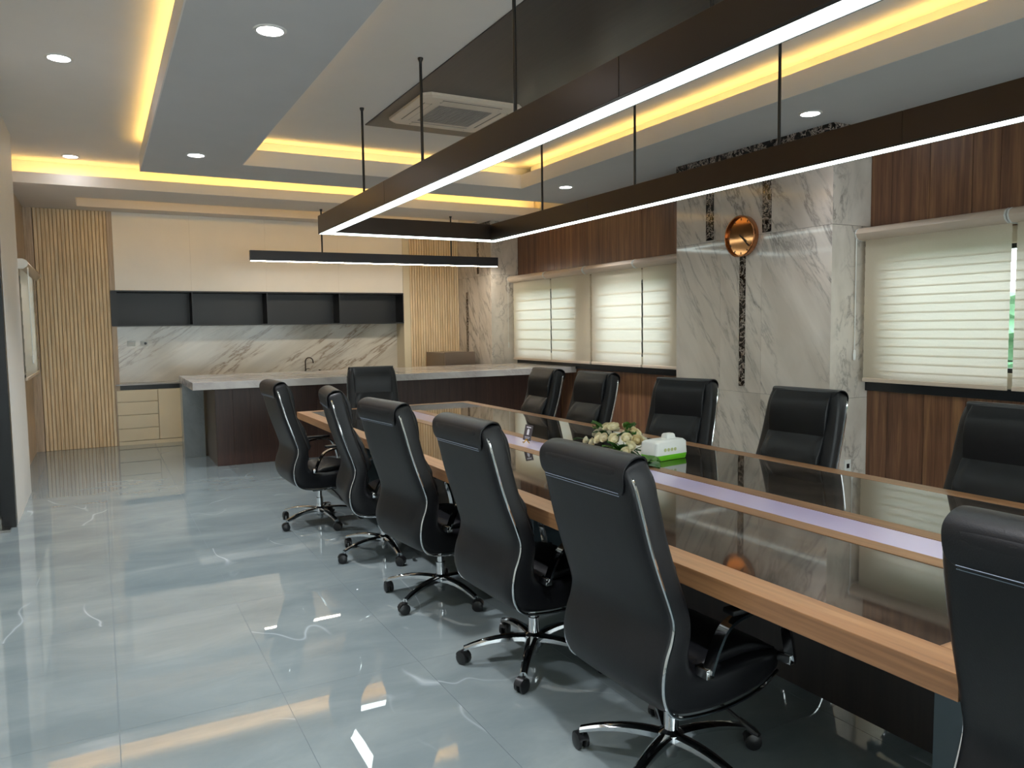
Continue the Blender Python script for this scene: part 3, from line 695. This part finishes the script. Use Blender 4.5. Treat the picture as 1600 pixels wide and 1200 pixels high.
# ------------------------------------------------------------------ things on the table
t = thing('tissue_box', 'white plastic tissue box with lime green base beside the flowers', 'tissue box', (3.00, 3.62, TZ), R(8)); t.scale = (1.12, 1.12, 1.05)
def rbox(name, sec, mat, par):
    bm = bmesh.new(); rings = []
    for z, hx, hy, r in sec:
        ring = []
        for cx, cy, a0 in ((hx-r, hy-r, 0), (-hx+r, hy-r, 90), (-hx+r, -hy+r, 180), (hx-r, -hy+r, 270)):
            for j in range(4): a = R(a0+j*30); ring.append(bm.verts.new((cx+r*math.cos(a), cy+r*math.sin(a), z)))
        rings.append(ring)
    for A, B in zip(rings, rings[1:]):
        n = len(A)
        for k in range(n): bm.faces.new((A[k], A[(k+1) % n], B[(k+1) % n], B[k]))
    bm.faces.new(rings[0]); bm.faces.new(rings[-1]); return mesh_obj(name, bm, mat, par, smooth=True)
rbox('green_base', [(0, .115, .058, .02), (.004, .120, .062, .022), (.032, .124, .065, .022)], 'green', t)
rbox('white_cover', [(.0325, .124, .065, .022), (.100, .120, .063, .022), (.112, .108, .052, .02), (.116, .060, .040, .018)], 'white_plastic', t)
rbox('lid', [(.116, .034, .028, .01), (.138, .031, .024, .01), (.144, .026, .018, .01)], 'white_plastic', t).location = (.035, 0, 0)
bm = bmesh.new()
for k in range(4): alathe(bm, [(.005, 0), (.010, 0), (.010, .0008), (.005, .0008)], 12, Matrix.Translation((-.06+k*.026, -.0655, .062)) @ Matrix.Rotation(R(90), 4, 'X'))
mesh_obj('printed_logo', bm, 'logo_green', t)
t = thing('flower_bouquet', 'bouquet of cream roses and green leaves lying on the table', 'flowers', (2.93, 3.93, TZ)); t.scale = (1.25, 1.25, 1.2)
def rose_mesh():
    bm = bmesh.new()
    for ring, (n, r, h, op) in enumerate(((3, .008, .034, 0), (4, .014, .034, .1), (5, .020, .031, .35), (6, .025, .026, .8))):
        for k in range(n):
            a = 2*math.pi*k/n+ring*.7; wd = math.pi/n*1.35; g_ = []
            for i in range(4):
                u = i/3; row = []
                for j in range(5):
                    c_ = (j/4-.5)*2; b = a+c_*wd; rr = r*math.sin(.35+u*1.5)+op*.010*u*u; zc = u*h-.005*abs(c_)**2*u
                    row.append(bm.verts.new((rr*math.cos(b), rr*math.sin(b), zc-.016)))
                g_.append(row)
            for i in range(3):
                for j in range(4): bm.faces.new((g_[i][j], g_[i][j+1], g_[i+1][j+1], g_[i+1][j]))
    alathe(bm, [(0, -.020), (.014, -.014), (.022, .0), (.012, .013), (0, .016)], 8)
    return bm
rose = mesh_obj('rose', rose_mesh(), 'petal', t, smooth=True); rose2 = mesh_obj('rose', rose_mesh(), 'petal_dark', t, smooth=True)
rp = []
for a in range(7):
    for b in range(5):
        u = -1+2*a/6+random.uniform(-.08, .08); v = -1+2*b/4+random.uniform(-.12, .12); q = max(0, 1-u*u*.75-v*v*.6)
        rp.append((v*.085+u*.02, .04+u*.20, .035+.105*q**.7))
nr = 0
for k, p in enumerate(rp):
    if k % 6 == 5: continue
    src = (rose, rose2)[k % 5 == 2]
    o = src if k in (0, 2) else src.copy()
    if k not in (0, 2): C.objects.link(o)
    o.location = p; v = Vector((p[0]*3-.02, p[1]*1.5-.1, p[2]+.06)).normalized(); o.rotation_euler = v.to_track_quat('Z', 'Y').to_euler(); s = random.uniform(.75, 1.05); o.scale = (s, s, s)
def leaf_mesh():
    bm = bmesh.new(); rows = []
    for i in range(6):
        u = i/5; hw = .020*math.sin(math.pi*min(1, u*.9+.08))**.8 if i < 5 else .001; z = .016*math.sin(u*2.4)
        rows.append([bm.verts.new((u*.085, s*hw, z-(.006 if s == 0 else 0))) for s in (-1, 0, 1)])
    for A, B in zip(rows, rows[1:]):
        for j in range(2): bm.faces.new((A[j], A[j+1], B[j+1], B[j]))
    return bm
leaf = mesh_obj('leaf', leaf_mesh(), 'leaf', t); leaf2 = mesh_obj('leaf', leaf_mesh(), 'leaf_dark', t)
for k in range(40):
    p = rp[(k*7+5) % len(rp)]; src = (leaf, leaf2)[k % 2]; o = src if k < 2 else src.copy()
    if k >= 2: C.objects.link(o)
    a = math.atan2(p[1], p[0]-.01)+random.uniform(-.9, .9); o.location = (p[0]*.85, p[1]*.85, max(.015, p[2]-.035+random.uniform(-.01, .03)))
    o.rotation_euler = (random.uniform(-.5, .5), random.uniform(-.7, .1), a); s = random.uniform(.8, 1.25); o.scale = (s, s, s)
for k, (lx, ly, lz, a) in enumerate(((-.06, -.26, .012, -1.9), (-.09, -.30, .008, -2.4), (-.10, -.24, .015, -1.2), (-.02, .26, .03, 1.9), (.04, .25, .04, 1.3), (-.12, -.33, .006, -1.7))):
    o = (leaf, leaf2)[k % 2].copy(); C.objects.link(o); o.location = (lx, ly, lz); o.rotation_euler = (.2, .1, a); o.scale = (1.5, 1.5, 1.2)
bm = bmesh.new()
for k in range(14):
    p = rp[k]; atube(bm, [(p[0]*.8, p[1]*.8, max(.01, p[2]-.02)), (p[0]*.3-.03, p[1]*.4-.05, .03), (-.10+.01*(k % 4), -.24-.01*k % .05, .008)], .0022, 5)
mesh_obj('stems', bm, 'leaf_dark', t)
t = thing('table_sign', 'small dark sign card on a curved gold stand in the table centre', 'sign', (2.60, 4.62, TZ), R(-42))
bm = bmesh.new(); ab(bm, -.028, .028, -.0015, .0015, .018, .128, .0006); bmesh.ops.rotate(bm, verts=bm.verts, cent=(0, 0, 0), matrix=Matrix.Rotation(R(10), 3, 'Y') @ Matrix.Rotation(R(-8), 3, 'X')); cd = mesh_obj('card', bm, 'card', t)
bm = bmesh.new()
for a in ((-.016, .016, .108, .115), (-.008, .008, .058, .094), (-.004, .004, .094, .101), (-.018, .018, .040, .044), (-.016, .016, .031, .034)): ab(bm, a[0], a[1], -.0021, -.0015, a[2], a[3])
bmesh.ops.rotate(bm, verts=bm.verts, cent=(0, 0, 0), matrix=Matrix.Rotation(R(10), 3, 'Y') @ Matrix.Rotation(R(-8), 3, 'X')); mesh_obj('printed_symbol', bm, 'card_white', cd)
tube('gold_stand', [(-.03, .03, .003), (-.012, -.016, .006), (.0, -.012, .02), (.006, .0, .03), (.012, -.014, .018), (.03, -.03, .004)], .004, 'gold', t, 8)
